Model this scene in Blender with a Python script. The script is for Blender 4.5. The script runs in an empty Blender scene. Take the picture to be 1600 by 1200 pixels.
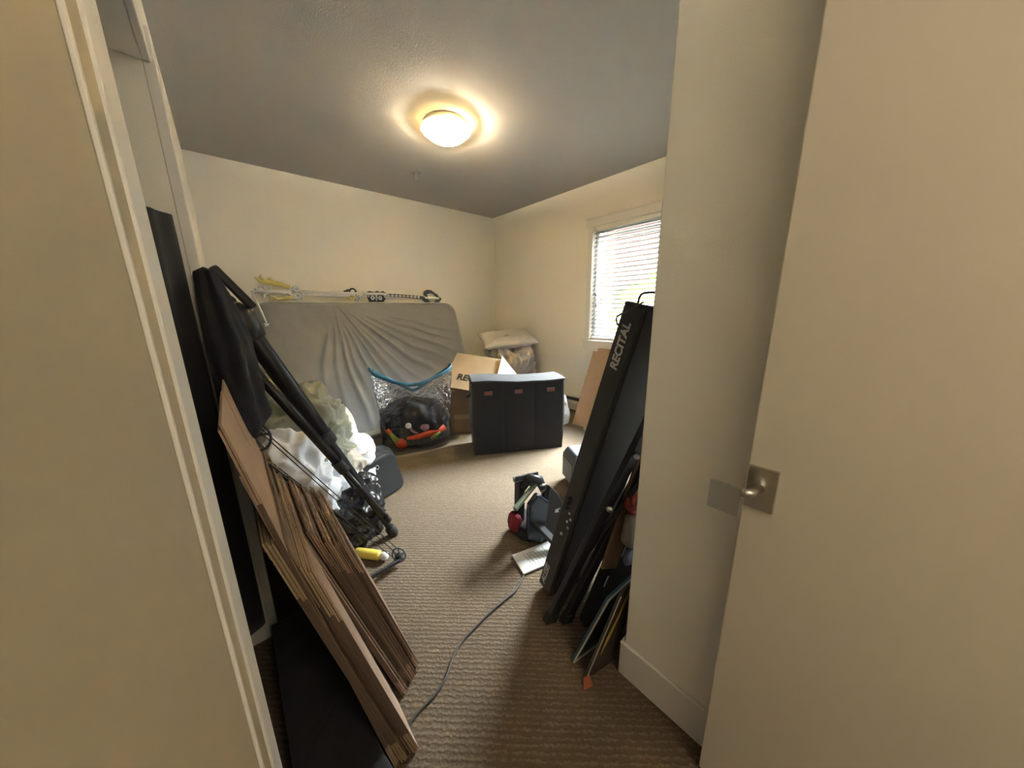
import bpy, bmesh, math, random
from mathutils import Vector, Matrix, noise
C = bpy.context.scene.collection
SC = bpy.context.scene
# ---------------------------------------------------------------- camera
YAW, PITCH, ROLL = .7165, .2248, -.0129
F = Vector((math.sin(YAW)*math.cos(PITCH), math.cos(YAW)*math.cos(PITCH), -math.sin(PITCH)))
r0 = Vector((math.cos(YAW), -math.sin(YAW), 0)); u0 = r0.cross(F)
RR = r0*math.cos(ROLL)+u0*math.sin(ROLL); UU = -r0*math.sin(ROLL)+u0*math.cos(ROLL)
cam = bpy.data.objects.new('camera', bpy.data.cameras.new('camera')); C.objects.link(cam)
cam.data.sensor_width = 36; cam.data.lens = 499.8/1600*36; cam.data.clip_start = .02
m = Matrix((RR, UU, -F)).transposed().to_4x4(); m.translation = (0, 0, 1.335); cam.matrix_world = m
SC.camera = cam
SC.view_settings.view_transform = 'Standard'; SC.view_settings.look = 'None'
SC.view_settings.exposure = 3.4; SC.view_settings.gamma = 1
# ---------------------------------------------------------------- world and lights
w = bpy.data.worlds.new('world'); SC.world = w; w.use_nodes = True
nt = w.node_tree; bg = nt.nodes['Background']
tc = nt.nodes.new('ShaderNodeTexCoord'); sep = nt.nodes.new('ShaderNodeSeparateXYZ'); cr = nt.nodes.new('ShaderNodeValToRGB')
nt.links.new(tc.outputs['Generated'], sep.inputs[0]); nt.links.new(sep.outputs['Z'], cr.inputs[0]); nt.links.new(cr.outputs[0], bg.inputs[0])
cr.color_ramp.elements[0].position = 0.0; cr.color_ramp.elements[0].color = (.95, .97, 1, 1)
cr.color_ramp.elements[1].position = .5; cr.color_ramp.elements[1].color = (.5, .74, 1, 1)
bg.inputs[1].default_value = .13

def area(name, loc, aim, sx, sy, power, col):
    l = bpy.data.lights.new(name, 'AREA'); l.shape = 'RECTANGLE'; l.size = sx; l.size_y = sy; l.energy = power; l.color = col
    o = bpy.data.objects.new(name, l); C.objects.link(o); o.location = loc
    o.rotation_euler = (Vector(aim)-Vector(loc)).to_track_quat('-Z', 'Y').to_euler(); return o
# open sky light that falls through the window from above the neighbouring roofs
area('skylight', (5.2, 1.75, 4.1), (3.3, 1.8, 1.45), 2.6, 2.4, 720, (.93, .97, 1))
hall = bpy.data.lights.new('hallway_lamp', 'POINT'); hall.energy = 3.0; hall.color = (1, .86, .66); hall.shadow_soft_size = .25
ho = bpy.data.objects.new('hallway_lamp', hall); C.objects.link(ho); ho.location = (.35, -1.3, 2.3)

# ---------------------------------------------------------------- materials
def mat(name, col, rough=.7, metal=0, spec=.5, bump=None, var=None, sheen=0, trans=0, alpha=1, emit=0, coat=0):
    m = bpy.data.materials.new(name); m.use_nodes = True; t = m.node_tree; b = t.nodes['Principled BSDF']
    b.inputs['Base Color'].default_value = (*col, 1); b.inputs['Roughness'].default_value = rough
    b.inputs['Metallic'].default_value = metal; b.inputs['Specular IOR Level'].default_value = spec
    b.inputs['Transmission Weight'].default_value = trans; b.inputs['Alpha'].default_value = alpha
    b.inputs['Sheen Weight'].default_value = sheen; b.inputs['Coat Weight'].default_value = coat
    if emit: b.inputs['Emission Color'].default_value = (*col, 1); b.inputs['Emission Strength'].default_value = emit
    co = t.nodes.new('ShaderNodeTexCoord')
    if var:                                       # (scale, amount)
        n = t.nodes.new('ShaderNodeTexNoise'); n.inputs['Scale'].default_value = var[0]; n.inputs['Detail'].default_value = 4
        mx = t.nodes.new('ShaderNodeMix'); mx.data_type = 'RGBA'
        mx.inputs['A'].default_value = (*[c*(1-var[1]) for c in col], 1); mx.inputs['B'].default_value = (*[min(1, c*(1+var[1])) for c in col], 1)
        t.links.new(co.outputs['Object'], n.inputs['Vector']); t.links.new(n.outputs['Fac'], mx.inputs['Factor'])
        t.links.new(mx.outputs['Result'], b.inputs['Base Color'])
    if bump:                                      # (scale, strength)
        n = t.nodes.new('ShaderNodeTexNoise'); n.inputs['Scale'].default_value = bump[0]; n.inputs['Detail'].default_value = 3
        bp = t.nodes.new('ShaderNodeBump'); bp.inputs['Strength'].default_value = bump[1]; bp.inputs['Distance'].default_value = .004
        t.links.new(co.outputs['Object'], n.inputs['Vector']); t.links.new(n.outputs['Fac'], bp.inputs['Height']); t.links.new(bp.outputs[0], b.inputs['Normal'])
    return m
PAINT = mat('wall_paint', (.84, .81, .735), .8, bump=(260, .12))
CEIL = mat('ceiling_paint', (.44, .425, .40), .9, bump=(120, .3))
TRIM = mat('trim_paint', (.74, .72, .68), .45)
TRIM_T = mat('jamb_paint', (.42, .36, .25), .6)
DOORP = mat('door_paint', (.70, .64, .54), .5)
BLK = mat('black_cloth', (.012, .012, .014), .9, bump=(400, .4), sheen=.1)
BLKP = mat('black_plastic', (.018, .018, .02), .45, bump=(300, .1))
BLKM = mat('black_metal', (.022, .022, .025), .38, metal=.3)
RUB = mat('black_rubber', (.012, .012, .012), .75)
HAMP = mat('hamper_cloth', (.020, .020, .023), .92, bump=(600, .5), sheen=.15)
TRASH = mat('trash_film', (.008, .008, .009), .36, spec=.7, bump=(30, .5))
GREY = mat('grey_sheet', (.245, .247, .255), .92, bump=(500, .3), var=(3, .06), sheen=.2)
FRAMEW = mat('white_steel', (.66, .63, .56), .4)
WHITE = mat('white_cotton', (.68, .70, .74), .9, bump=(220, .3))
OFFW = mat('cream_cotton', (.60, .54, .46), .9, bump=(220, .3))
SAGE = mat('sage_cotton', (.27, .275, .22), .92, bump=(260, .3))
BEDD = mat('bedding', (.50, .45, .41), .92, bump=(200, .3))
PILW = mat('pillow_cotton', (.62, .58, .53), .92, bump=(260, .2))
SILV = mat('pale_silver', (.70, .70, .71), .35, metal=.15)
GOLD = mat('pale_yellow', (.62, .53, .18), .45)
ICE = mat('ice_blue', (.35, .45, .5), .4)
CHR = mat('brushed_nickel', (.55, .53, .50), .28, metal=1)
LABR = mat('red_label', (.30, .045, .035), .7)
LABG = mat('grey_label', (.12, .10, .10), .7)
ORNG = mat('orange_print', (.50, .055, .015), .6)
LIME = mat('lime_print', (.24, .26, .04), .6)
PINK = mat('pink_cloth', (.38, .22, .24), .7)
BTN = mat('white_button', (.62, .63, .66), .4)
ZIP = mat('blue_zip', (.02, .13, .23), .35)
YEL = mat('yellow_plastic', (.68, .56, .10), .4)
CAPW = mat('white_plastic', (.68, .69, .68), .35)
DGREY = mat('speaker_grey', (.10, .10, .11), .6, bump=(300, .2))
SGREY = mat('speaker_top', (.13, .14, .17), .5)
GRN = mat('grey_green_plastic', (.16, .20, .16), .4)
RED = mat('red_cloth', (.20, .008, .02), .8)
NAVY = mat('glossy_slate', (.015, .022, .034), .2)
CORD = mat('cord_grey', (.05, .05, .05), .5)
INK = mat('grey_ink', (.30, .30, .31), .8)
LETT = mat('white_letters', (.50, .51, .54), .6)
STRAP = mat('pale_strap', (.5, .52, .42), .7)
HEAT = mat('heater_enamel', (.60, .57, .52), .4)
DARKSLOT = mat('dark_slot', (.06, .055, .05), .8)
WOOD = mat('bare_wood', (.20, .125, .075), .6, var=(12, .2))
REDP = mat('red_wrap', (.20, .015, .012), .25)
ORB = mat('orange_card', (.28, .07, .02), .6)
BLUEI = mat('blue_print', (.03, .08, .13), .5, var=(20, .5))
GOLDI = mat('gold_print', (.38, .24, .05), .5, var=(40, .5))
POST = mat('dark_print', (.035, .03, .025), .5, var=(14, .6))
EDGEW = mat('white_edge', (.42, .40, .36), .5)
CARDI = mat('white_card_inside', (.42, .35, .28), .8)

def cardboard(name, col):
    m = mat(name, col, .85, bump=(60, .15)); t = m.node_tree; b = t.nodes['Principled BSDF']
    co = t.nodes.new('ShaderNodeTexCoord'); wv = t.nodes.new('ShaderNodeTexWave'); wv.inputs['Scale'].default_value = 90
    wv.bands_direction = 'Y'
    wv.inputs['Distortion'].default_value = .6
    n = t.nodes.new('ShaderNodeTexNoise'); n.inputs['Scale'].default_value = 6
    ad = t.nodes.new('ShaderNodeMath'); ad.operation = 'MULTIPLY_ADD'; ad.inputs[1].default_value = .35
    mx = t.nodes.new('ShaderNodeMix'); mx.data_type = 'RGBA'
    mx.inputs['A'].default_value = (*[c*.82 for c in col], 1); mx.inputs['B'].default_value = (*[c*1.1 for c in col], 1)
    t.links.new(co.outputs['Object'], wv.inputs['Vector']); t.links.new(co.outputs['Object'], n.inputs['Vector'])
    t.links.new(wv.outputs['Fac'], ad.inputs[0]); t.links.new(n.outputs['Fac'], ad.inputs[2]); t.links.new(ad.outputs[0], mx.inputs['Factor'])
    t.links.new(mx.outputs['Result'], b.inputs['Base Color']); return m
KRAFT = cardboard('kraft_board', (.20, .130, .085))
KRAFT2 = cardboard('kraft_board_warm', (.34, .235, .17))
KRAFT3 = cardboard('kraft_board_yellow', (.31, .225, .13))
KEDGE = cardboard('kraft_cut_edge', (.10, .065, .045))

def carpet():
    m = bpy.data.materials.new('carpet'); m.use_nodes = True; t = m.node_tree; b = t.nodes['Principled BSDF']
    b.inputs['Roughness'].default_value = .95; b.inputs['Specular IOR Level'].default_value = .1; b.inputs['Sheen Weight'].default_value = .15
    co = t.nodes.new('ShaderNodeTexCoord'); mp = t.nodes.new('ShaderNodeMapping'); mp.inputs['Rotation'].default_value = (0, 0, math.radians(43))
    t.links.new(co.outputs['Object'], mp.inputs[0])
    wv = t.nodes.new('ShaderNodeTexWave'); wv.bands_direction = 'Y'; wv.inputs['Scale'].default_value = 17; wv.inputs['Distortion'].default_value = 3.2
    wv.inputs['Detail'].default_value = 2; wv.inputs['Detail Scale'].default_value = 3
    vo = t.nodes.new('ShaderNodeTexVoronoi'); vo.inputs['Scale'].default_value = 95
    n = t.nodes.new('ShaderNodeTexNoise'); n.inputs['Scale'].default_value = 2.2; n.inputs['Detail'].default_value = 5
    t.links.new(mp.outputs[0], wv.inputs['Vector']); t.links.new(mp.outputs[0], vo.inputs['Vector']); t.links.new(co.outputs['Object'], n.inputs['Vector'])
    a = t.nodes.new('ShaderNodeMath'); a.operation = 'SUBTRACT'
    t.links.new(wv.outputs['Fac'], a.inputs[0]); t.links.new(vo.outputs['Distance'], a.inputs[1])
    r = t.nodes.new('ShaderNodeValToRGB'); r.color_ramp.elements[0].position = .0; r.color_ramp.elements[0].color = (.12, .088, .058, 1)
    r.color_ramp.elements[1].position = .65; r.color_ramp.elements[1].color = (.178, .136, .096, 1); t.links.new(a.outputs[0], r.inputs[0])
    mx = t.nodes.new('ShaderNodeMix'); mx.data_type = 'RGBA'; mx.blend_type = 'MULTIPLY'; mx.inputs['Factor'].default_value = .35
    r2 = t.nodes.new('ShaderNodeValToRGB'); r2.color_ramp.elements[0].position = .35; r2.color_ramp.elements[0].color = (.72, .70, .68, 1); r2.color_ramp.elements[1].position = .6
    t.links.new(n.outputs['Fac'], r2.inputs[0]); t.links.new(r.outputs[0], mx.inputs['A']); t.links.new(r2.outputs[0], mx.inputs['B'])
    t.links.new(mx.outputs['Result'], b.inputs['Base Color'])
    bp = t.nodes.new('ShaderNodeBump'); bp.inputs['Strength'].default_value = .4; bp.inputs['Distance'].default_value = .004
    t.links.new(a.outputs[0], bp.inputs['Height']); t.links.new(bp.outputs[0], b.inputs['Normal']); return m
CARPET = carpet()

def film(name, tint, k):
    m = bpy.data.materials.new(name); m.use_nodes = True; t = m.node_tree; t.nodes.remove(t.nodes['Principled BSDF'])
    o = t.nodes['Material Output']; tr = t.nodes.new('ShaderNodeBsdfTransparent'); gl = t.nodes.new('ShaderNodeBsdfGlossy'); mx = t.nodes.new('ShaderNodeMixShader')
    tr.inputs[0].default_value = (*tint, 1); gl.inputs['Roughness'].default_value = .12; gl.inputs[0].default_value = (1, 1, 1, 1)
    lw = t.nodes.new('ShaderNodeLayerWeight'); lw.inputs[0].default_value = k
    n = t.nodes.new('ShaderNodeTexNoise'); n.inputs['Scale'].default_value = 22; n.inputs['Detail'].default_value = 3; n.inputs['Distortion'].default_value = 1.5
    co = t.nodes.new('ShaderNodeTexCoord'); bp = t.nodes.new('ShaderNodeBump'); bp.inputs['Strength'].default_value = 1; bp.inputs['Distance'].default_value = .02
    t.links.new(co.outputs['Object'], n.inputs['Vector']); t.links.new(n.outputs['Fac'], bp.inputs['Height'])
    t.links.new(bp.outputs[0], gl.inputs['Normal']); t.links.new(bp.outputs[0], lw.inputs['Normal'])
    t.links.new(lw.outputs['Fresnel'], mx.inputs[0]); t.links.new(tr.outputs[0], mx.inputs[1]); t.links.new(gl.outputs[0], mx.inputs[2]); t.links.new(mx.outputs[0], o.inputs[0])
    return m
FILM = film('clear_film', (.90, .90, .92), .42)
GLASS = film('window_glass', (.97, .99, .98), .05)
for n in [x for x in GLASS.node_tree.nodes if x.type == 'BUMP']: GLASS.node_tree.nodes.remove(n)
def translucent(name, col, k, rough=.5):
    m = bpy.data.materials.new(name); m.use_nodes = True; t = m.node_tree; b = t.nodes['Principled BSDF']
    b.inputs['Base Color'].default_value = (*col, 1); b.inputs['Roughness'].default_value = rough
    o = t.nodes['Material Output']; tr = t.nodes.new('ShaderNodeBsdfTranslucent'); tr.inputs[0].default_value = (*col, 1)
    mx = t.nodes.new('ShaderNodeMixShader'); mx.inputs[0].default_value = k
    t.links.new(b.outputs[0], mx.inputs[1]); t.links.new(tr.outputs[0], mx.inputs[2]); t.links.new(mx.outputs[0], o.inputs[0]); return m
SLAT = translucent('blind_slat', (.42, .41, .395), .15)
DOME = translucent('frosted_glass', (1, .93, .74), .85, .3)

# ---------------------------------------------------------------- mesh helpers
def link(name, verts, faces, mt, parent=None, smooth=False, bevel=0, seg=2, sub=0, solid=0, matrix=None):
    me = bpy.data.meshes.new(name); me.from_pydata([tuple(v) for v in verts], [], faces)
    bm = bmesh.new(); bm.from_mesh(me); bmesh.ops.recalc_face_normals(bm, faces=bm.faces); bm.to_mesh(me); bm.free()
    for m_ in (mt if isinstance(mt, list) else [mt]): me.materials.append(m_)
    if smooth: me.polygons.foreach_set('use_smooth', [True]*len(me.polygons))
    o = bpy.data.objects.new(name, me); C.objects.link(o)
    if parent: o.parent = parent
    if matrix is not None: o.matrix_world = matrix
    if solid: md = o.modifiers.new('solid', 'SOLIDIFY'); md.thickness = solid; md.offset = 0
    if bevel: md = o.modifiers.new('bevel', 'BEVEL'); md.width = bevel; md.segments = seg; md.limit_method = 'ANGLE'; md.harden_normals = False
    if sub: md = o.modifiers.new('sub', 'SUBSURF'); md.levels = sub; md.render_levels = sub
    return o
TS = 1.0
class MB:                                        # collects shapes into ONE mesh
    def __init__(s): s.v = []; s.f = []
    def add(s, vs, fs):
        n = len(s.v); s.v += [Vector(v) for v in vs]; s.f += [tuple(i+n for i in f) for f in fs]; return s
    def box(s, a, b, M=None):
        vs = [Vector((x, y, z)) for x in (a[0], b[0]) for y in (a[1], b[1]) for z in (a[2], b[2])]
        if M is not None: vs = [M @ v for v in vs]
        return s.add(vs, [(0, 1, 3, 2), (4, 6, 7, 5), (0, 4, 5, 1), (2, 3, 7, 6), (0, 2, 6, 4), (1, 5, 7, 3)])
    def tube(s, pts, r, n=12, caps=True):
        pts = [Vector(p) for p in pts]; rs = [q*TS for q in (r if isinstance(r, (list, tuple)) else [r]*len(pts))]; vs = []; fs = []
        up = None
        for i, p in enumerate(pts):
            t = (pts[min(i+1, len(pts)-1)]-pts[max(i-1, 0)]).normalized()
            if up is None: up = t.orthogonal().normalized()
            up = (up-t*up.dot(t)).normalized(); sd = t.cross(up)
            vs += [p+(up*math.cos(2*math.pi*k/n)+sd*math.sin(2*math.pi*k/n))*rs[i] for k in range(n)]
        for i in range(len(pts)-1):
            for k in range(n): fs.append((i*n+k, i*n+(k+1) % n, (i+1)*n+(k+1) % n, (i+1)*n+k))
        if caps: fs += [tuple(range(n))[::-1], tuple(range((len(pts)-1)*n, len(pts)*n))]
        return s.add(vs, fs)
    def bar(s, a, b, wd, th, side):              # rectangular bar from a to b
        a, b = Vector(a), Vector(b); t = (b-a).normalized(); sd = Vector(side); sd = (sd-t*sd.dot(t)).normalized(); nn = t.cross(sd)
        vs = [p+sd*wd/2*i+nn*th/2*j for p in (a, b) for i, j in ((-1, -1), (1, -1), (1, 1), (-1, 1))]
        return s.add(vs, [(0, 1, 2, 3)[::-1], (4, 5, 6, 7), (0, 1, 5, 4), (1, 2, 6, 5), (2, 3, 7, 6), (3, 0, 4, 7)])
    def lathe(s, prof, n=32, M=None):
        vs = [Vector((r*math.cos(2*math.pi*k/n), r*math.sin(2*math.pi*k/n), z)) for r, z in prof for k in range(n)]
        if M is not None: vs = [M @ v for v in vs]
        return s.add(vs, [(i*n+k, i*n+(k+1) % n, (i+1)*n+(k+1) % n, (i+1)*n+k) for i in range(len(prof)-1) for k in range(n)])
    def prism(s, poly, th, M=None):              # polygon in local XY, extruded along Z
        n = len(poly); vs = [Vector((x, y, z)) for z in (0, th) for x, y in poly]
        if M is not None: vs = [M @ v for v in vs]
        return s.add(vs, [tuple(range(n))[::-1], tuple(range(n, 2*n))]+[(i, (i+1) % n, n+(i+1) % n, n+i) for i in range(n)])
    def grid(s, fn, nu, nv, closeu=False):
        vs = [Vector(fn(i/(nu if closeu else nu-1), j/(nv-1))) for j in range(nv) for i in range(nu)]; fs = []
        for j in range(nv-1):
            for i in range(nu if closeu else nu-1):
                a = j*nu+i; b = j*nu+(i+1) % nu; fs.append((a, b, b+nu, a+nu))
        return s.add(vs, fs)
    def build(s, name, mt, parent=None, **k): return link(name, s.v, s.f, mt, parent, **k)
def thing(name, label, cat, loc=(0, 0, 0), group=None):
    o = bpy.data.objects.new(name, None); C.objects.link(o); o['label'] = label; o['category'] = cat
    o.location = loc; o.empty_display_size = .05
    if group: o['group'] = group
    bpy.context.view_layer.update(); return o
def part(root, o):                               # meshes are written in world space; keep them there
    o.parent = root; o.matrix_parent_inverse = root.matrix_world.inverted(); return o
def tag(o, label, cat, group=None):
    o['label'] = label; o['category'] = cat
    if group: o['group'] = group
    return o
def struct(o): o['kind'] = 'structure'; return o
def frame(o, x, y):                              # matrix with given origin, x dir, y dir
    x = Vector(x).normalized(); z = x.cross(Vector(y)).normalized(); y = z.cross(x)
    M = Matrix((x, y, z)).transposed().to_4x4(); M.translation = Vector(o); return M
def text(name, body, M, size, mt, parent, ext=.0012, shear=0):
    c = bpy.data.curves.new(name, 'FONT'); c.body = body; c.size = size; c.extrude = ext; c.shear = shear; c.offset = size*.03
    t = bpy.data.objects.new('tmp', c); C.objects.link(t); bpy.context.view_layer.update()
    me = bpy.data.meshes.new_from_object(t.evaluated_get(bpy.context.evaluated_depsgraph_get())); bpy.data.objects.remove(t)
    me.materials.clear(); me.materials.append(mt)
    me.transform(M); o = bpy.data.objects.new(name, me); C.objects.link(o)
    part(parent, o) if parent else None; return o
def fbm(p, s, seed=0): return noise.fractal(Vector(p)*s+Vector((seed*7.3, seed*3.1, seed*5.7)), 1, 2, 3)
def folds(p, s, seed):                           # sharp-ridged cloth folds, smoothly warped
    q = Vector(p); q = q + Vector((fbm(q, s*.5, seed+11), fbm(q, s*.5, seed+23), fbm(q, s*.5, seed+31)))*(.45/s)
    a = 1-abs(noise.noise(q*s+Vector((seed, seed*2.1, 0)))*2.1); b = 1-abs(noise.noise(q*s*2.1+Vector((0, seed*1.3, 5)))*2.1)
    return a*.7+b*.3-.5
def blob(name, c, rad, mt, seed, amp=.03, fs=7, power=2.4, sub=5, rot=0, floor=0.002, lim=None, parent=None):
    bm = bmesh.new(); bmesh.ops.create_icosphere(bm, subdivisions=sub, radius=1); c = Vector(c)
    ca, sa = math.cos(rot), math.sin(rot)
    for v in bm.verts:
        d = v.co.normalized(); k = (abs(d.x)**power+abs(d.y)**power+abs(d.z)**power)**(-1/power)
        p = Vector((d.x*k*rad[0], d.y*k*rad[1], d.z*k*rad[2])); p = Vector((p.x*ca-p.y*sa, p.x*sa+p.y*ca, p.z))
        g = fbm(p+c, 2.2, seed)*.5*min(rad)
        n = Vector((d.x*ca-d.y*sa, d.x*sa+d.y*ca, d.z))
        p = p+n*(g+folds(p+c, fs, seed)*amp); q = p+c
        if q.z < floor: q.z = floor+(q.z-floor)*.02
        if q.z < floor*.9: q.z = floor*.9
        if lim: q.x = max(q.x, lim[0]); q.y = min(q.y, lim[1]); q.x = min(q.x, lim[2] if len(lim) > 2 else 9)
        v.co = q
    me = bpy.data.meshes.new(name); bm.to_mesh(me); bm.free(); me.materials.append(mt); me.polygons.foreach_set('use_smooth', [True]*len(me.polygons))
    o = bpy.data.objects.new(name, me); C.objects.link(o)
    if parent: part(parent, o)
    return o

# ---------------------------------------------------------------- the room
XL, XR, YB, H, YN, XW = -.065, 3.373, 4.27, 2.744, .44, .919
struct(MB().box((-.9, -2.3, -.1), (3.6, 4.5, 0)).build('floor', CARPET))
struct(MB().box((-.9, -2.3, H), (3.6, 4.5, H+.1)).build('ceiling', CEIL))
struct(MB().box((XL-.1, YB, 0), (XR+.12, YB+.12, H)).build('wall_back', PAINT))
WY0, WY1, WZ0, WZ1 = 1.16, 2.389, .979, 2.268
struct(MB().box((XR, YN-.1, 0), (XR+.14, WY0, H)).box((XR, WY1, 0), (XR+.14, YB, H)).box((XR, WY0, 0), (XR+.14, WY1, WZ0)).box((XR, WY0, WZ1), (XR+.14, WY1, H)).build('wall_right', PAINT))
CY0, CY1, CZ = .555, 1.50, 2.04                   # closet opening in the left wall
struct(MB().box((XL-.1, -2.2, 0), (XL, CY0, H)).box((XL-.1, CY1, 0), (XL, YB, H)).box((XL-.1, CY0, CZ), (XL, CY1, H)).build('wall_left', PAINT))
struct(MB().box((-.80, .30, 0), (-.75, 1.8, H)).box((-.80, .25, 0), (XL-.1, .30, H)).box((-.80, 1.8, 0), (XL-.1, 1.85, H)).build('wall_closet', PAINT))
struct(MB().box((XW, -2.2, 0), (XR+.14, YN, H)).build('wall_front', PAINT, bevel=.004))
struct(MB().box((XL-.1, -2.3, 0), (XW+.1, -2.2, H)).build('wall_hall', PAINT))
# baseboards
BH = .144
struct(MB().box((XW-.013, -2.2, 0), (XW, YN+.013, BH)).box((XW, YN, 0), (XR, YN+.013, BH)).build('baseboard_front', TRIM, bevel=.004))
struct(MB().box((XL, YB-.013, 0), (XR, YB, BH)).build('baseboard_back', TRIM, bevel=.004))
struct(MB().box((XL, CY1+.09, 0), (XL+.012, YB-.013, BH)).build('baseboard_left', TRIM, bevel=.004))
# closet casing and the jamb board beside it
struct(MB().box((XL, CY0-.095, 0), (XL+.018, CY0, CZ+.09)).build('trim_1', TRIM, bevel=.003))
struct(MB().box((XL, CY1, 0), (XL+.028, CY1+.09, CZ+.09)).build('trim_2', TRIM, bevel=.003))
struct(MB().box((XL, CY0, CZ), (XL+.018, CY1, CZ+.09)).build('trim_3', TRIM, bevel=.003))
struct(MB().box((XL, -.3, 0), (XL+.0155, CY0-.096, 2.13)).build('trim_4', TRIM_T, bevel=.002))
struct(MB().box((XL+.0155, .372, 0), (XL+.019, .380, 2.1)).build('trim_5', TRIM, bevel=.001))
# window
win = struct(MB().box((XR+.05, WY0, WZ0), (XR+.09, WY0+.05, WZ1)).box((XR+.05, WY1-.05, WZ0), (XR+.09, WY1, WZ1)).box((XR+.05, WY0, WZ0), (XR+.09, WY1, WZ0+.05))
             .box((XR+.05, WY0, WZ1-.05), (XR+.09, WY1, WZ1)).build('window_1', TRIM, bevel=.004))
part(win, MB().box((XR+.068, WY0+.04, WZ0+.04), (XR+.072, WY1-.04, WZ1-.04)).build('pane', GLASS))
struct(MB().box((XR-.02, WY0-.085, WZ1), (XR, WY1+.095, WZ1+.085)).box((XR-.032, WY0-.095, WZ1+.085), (XR, WY1+.105, WZ1+.10)).build('trim_6', TRIM, bevel=.003))
struct(MB().box((XR-.016, WY1, WZ0-.03), (XR, WY1+.07, WZ1)).box((XR-.016, WY0-.07, WZ0-.03), (XR, WY0, WZ1)).build('trim_7', TRIM, bevel=.003))
struct(MB().box((XR-.045, WY0-.09, WZ0-.033), (XR+.05, WY1+.10, WZ0-.008)).box((XR-.016, WY0-.08, WZ0-.125), (XR, WY1+.09, WZ0-.033)).build('window_sill_trim', TRIM, bevel=.003)).name = 'trim_8'
# blind
bl = thing('window_blind', 'white horizontal slatted blind, tilted half open, hanging in the window', 'blind', (XR+.02, (WY0+WY1)/2, WZ1))
part(bl, MB().box((XR+.0, WY0+.01, WZ1-.045), (XR+.045, WY1-.01, WZ1-.002)).build('headrail', TRIM, bevel=.003))
sl = MB(); ns = 25
for i in range(ns):
    z = WZ0+.055+i*(WZ1-WZ0-.12)/(ns-1); a = math.radians(43)
    def slat(u, v, z=z):
        s = (v-.5)*.05; h_ = .0035*(1-(2*v-1)**2)
        return (XR+.023+s*math.cos(a)-h_*math.sin(a), WY0+.012+u*(WY1-WY0-.024), z+s*math.sin(a)+h_*math.cos(a))
    sl.grid(slat, 2, 5)
part(bl, sl.build('slats', SLAT, smooth=True, solid=.0025))
part(bl, MB().box((XR+.0, WY0+.012, WZ0+.012), (XR+.045, WY1-.012, WZ0+.032)).build('bottom_rail', TRIM, bevel=.004))
for y in (WY0+.15, (WY0+WY1)/2, WY1-.15):
    part(bl, MB().tube([(XR-.004, y, WZ0+.02), (XR-.004, y, WZ1-.03)], .0014, 6).build('ladder_cord', TRIM))
pc = part(bl, MB().tube([(XR-.012, WY1-.07, WZ1-.03), (XR-.014, WY1-.072, 1.9), (XR-.012, WY1-.07, 1.52)], .0015, 6).tube([(XR-.012, WY1-.085, WZ1-.03), (XR-.014, WY1-.083, 1.8), (XR-.012, WY1-.083, 1.40)], .0015, 6).build('pull_cord', TRIM))
for y, z in ((WY1-.07, 1.50), (WY1-.083, 1.38)):
    part(bl, MB().lathe([(.001, .03), (.004, .027), (.008, 0), (.007, -.004), (.001, -.005)], 12, Matrix.Translation((XR-.012, y, z))).build('cord_tassel', LABG, smooth=True))
# outside
b = thing('neighbouring_building', 'pinkish building with plain wall seen through the left of the blind', 'building', (9, 7.5, -3))
part(b, MB().box((9, 5.6, -3), (13, 12, 6)).build('wall', mat('pink_render', (.55, .36, .30), .9)))
part(b, MB().box((8.7, 5.4, 6), (13.2, 12.2, 6.25)).build('roof', mat('roof_grey', (.2, .2, .2), .9)))
part(b, MB().box((8.94, 5.9, 2.4), (9.05, 6.9, 3.8)).build('window', TRIM))
tr = thing('leafy_tree', 'yellow green tree crown seen low through the middle of the blind', 'tree', (9, 4.1, -3))
blob('crown', (9, 4.1, .9), (1.1, 1.1, 1.3), mat('leaf_green', (.30, .36, .05), .8), 4, .25, 2.5, 2, 4, floor=-2, parent=tr)
part(tr, MB().tube([(9, 4.1, -3), (9, 4.1, -.3)], .13).build('trunk', WOOD))
struct(MB().box((3.6, -8, -3.1), (16, 16, -3)).build('ground', mat('lawn', (.25, .28, .12), .95)))

# heater along the right wall
ht = thing('baseboard_heater', 'low cream baseboard heater along the window wall', 'heater', (XR, 2.6, .02))
part(ht, MB().prism([(0, .03), (-.062, .03), (-.066, .12), (-.055, .165), (-.04, .18), (0, .185)], 3.0, Matrix(((1, 0, 0, XR), (0, 0, 1, 1.1), (0, 1, 0, 0), (0, 0, 0, 1)))).build('housing', HEAT, bevel=.004))
part(ht, MB().box((XR-.060, 1.12, .162), (XR-.012, 4.08, .190)).build('grille', DARKSLOT, bevel=.002))
part(ht, MB().box((XR-.070, 1.12, .018), (XR-.01, 4.08, .032)).build('bottom_lip', DARKSLOT, bevel=.002))

# open entry door against the partition
dr = thing('entry_door', 'open cream slab door at the right edge, close to the camera', 'door', (.86, .15, .01))
part(dr, MB().box((.846, -.63, .012), (.884, .152, 2.03)).build('slab', DOORP, bevel=.003))
hd = part(dr, MB().box((.838, .094, .888), (.8465, .150, .990)).build('handle', CHR, bevel=.002))
part(hd, MB().tube([(.838, .125, .940), (.792, .132, .944), (.780, .150, .944)], [.011, .010, .010], 16).build('neck', CHR, smooth=True))
part(hd, MB().box((.774, .142, .888), (.780, .204, .956)).build('lever', CHR, bevel=.0015))
hh = part(dr, MB().box((.884, .094, .888), (.889, .150, .990)).build('latch_plate', CHR, bevel=.002))

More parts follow.
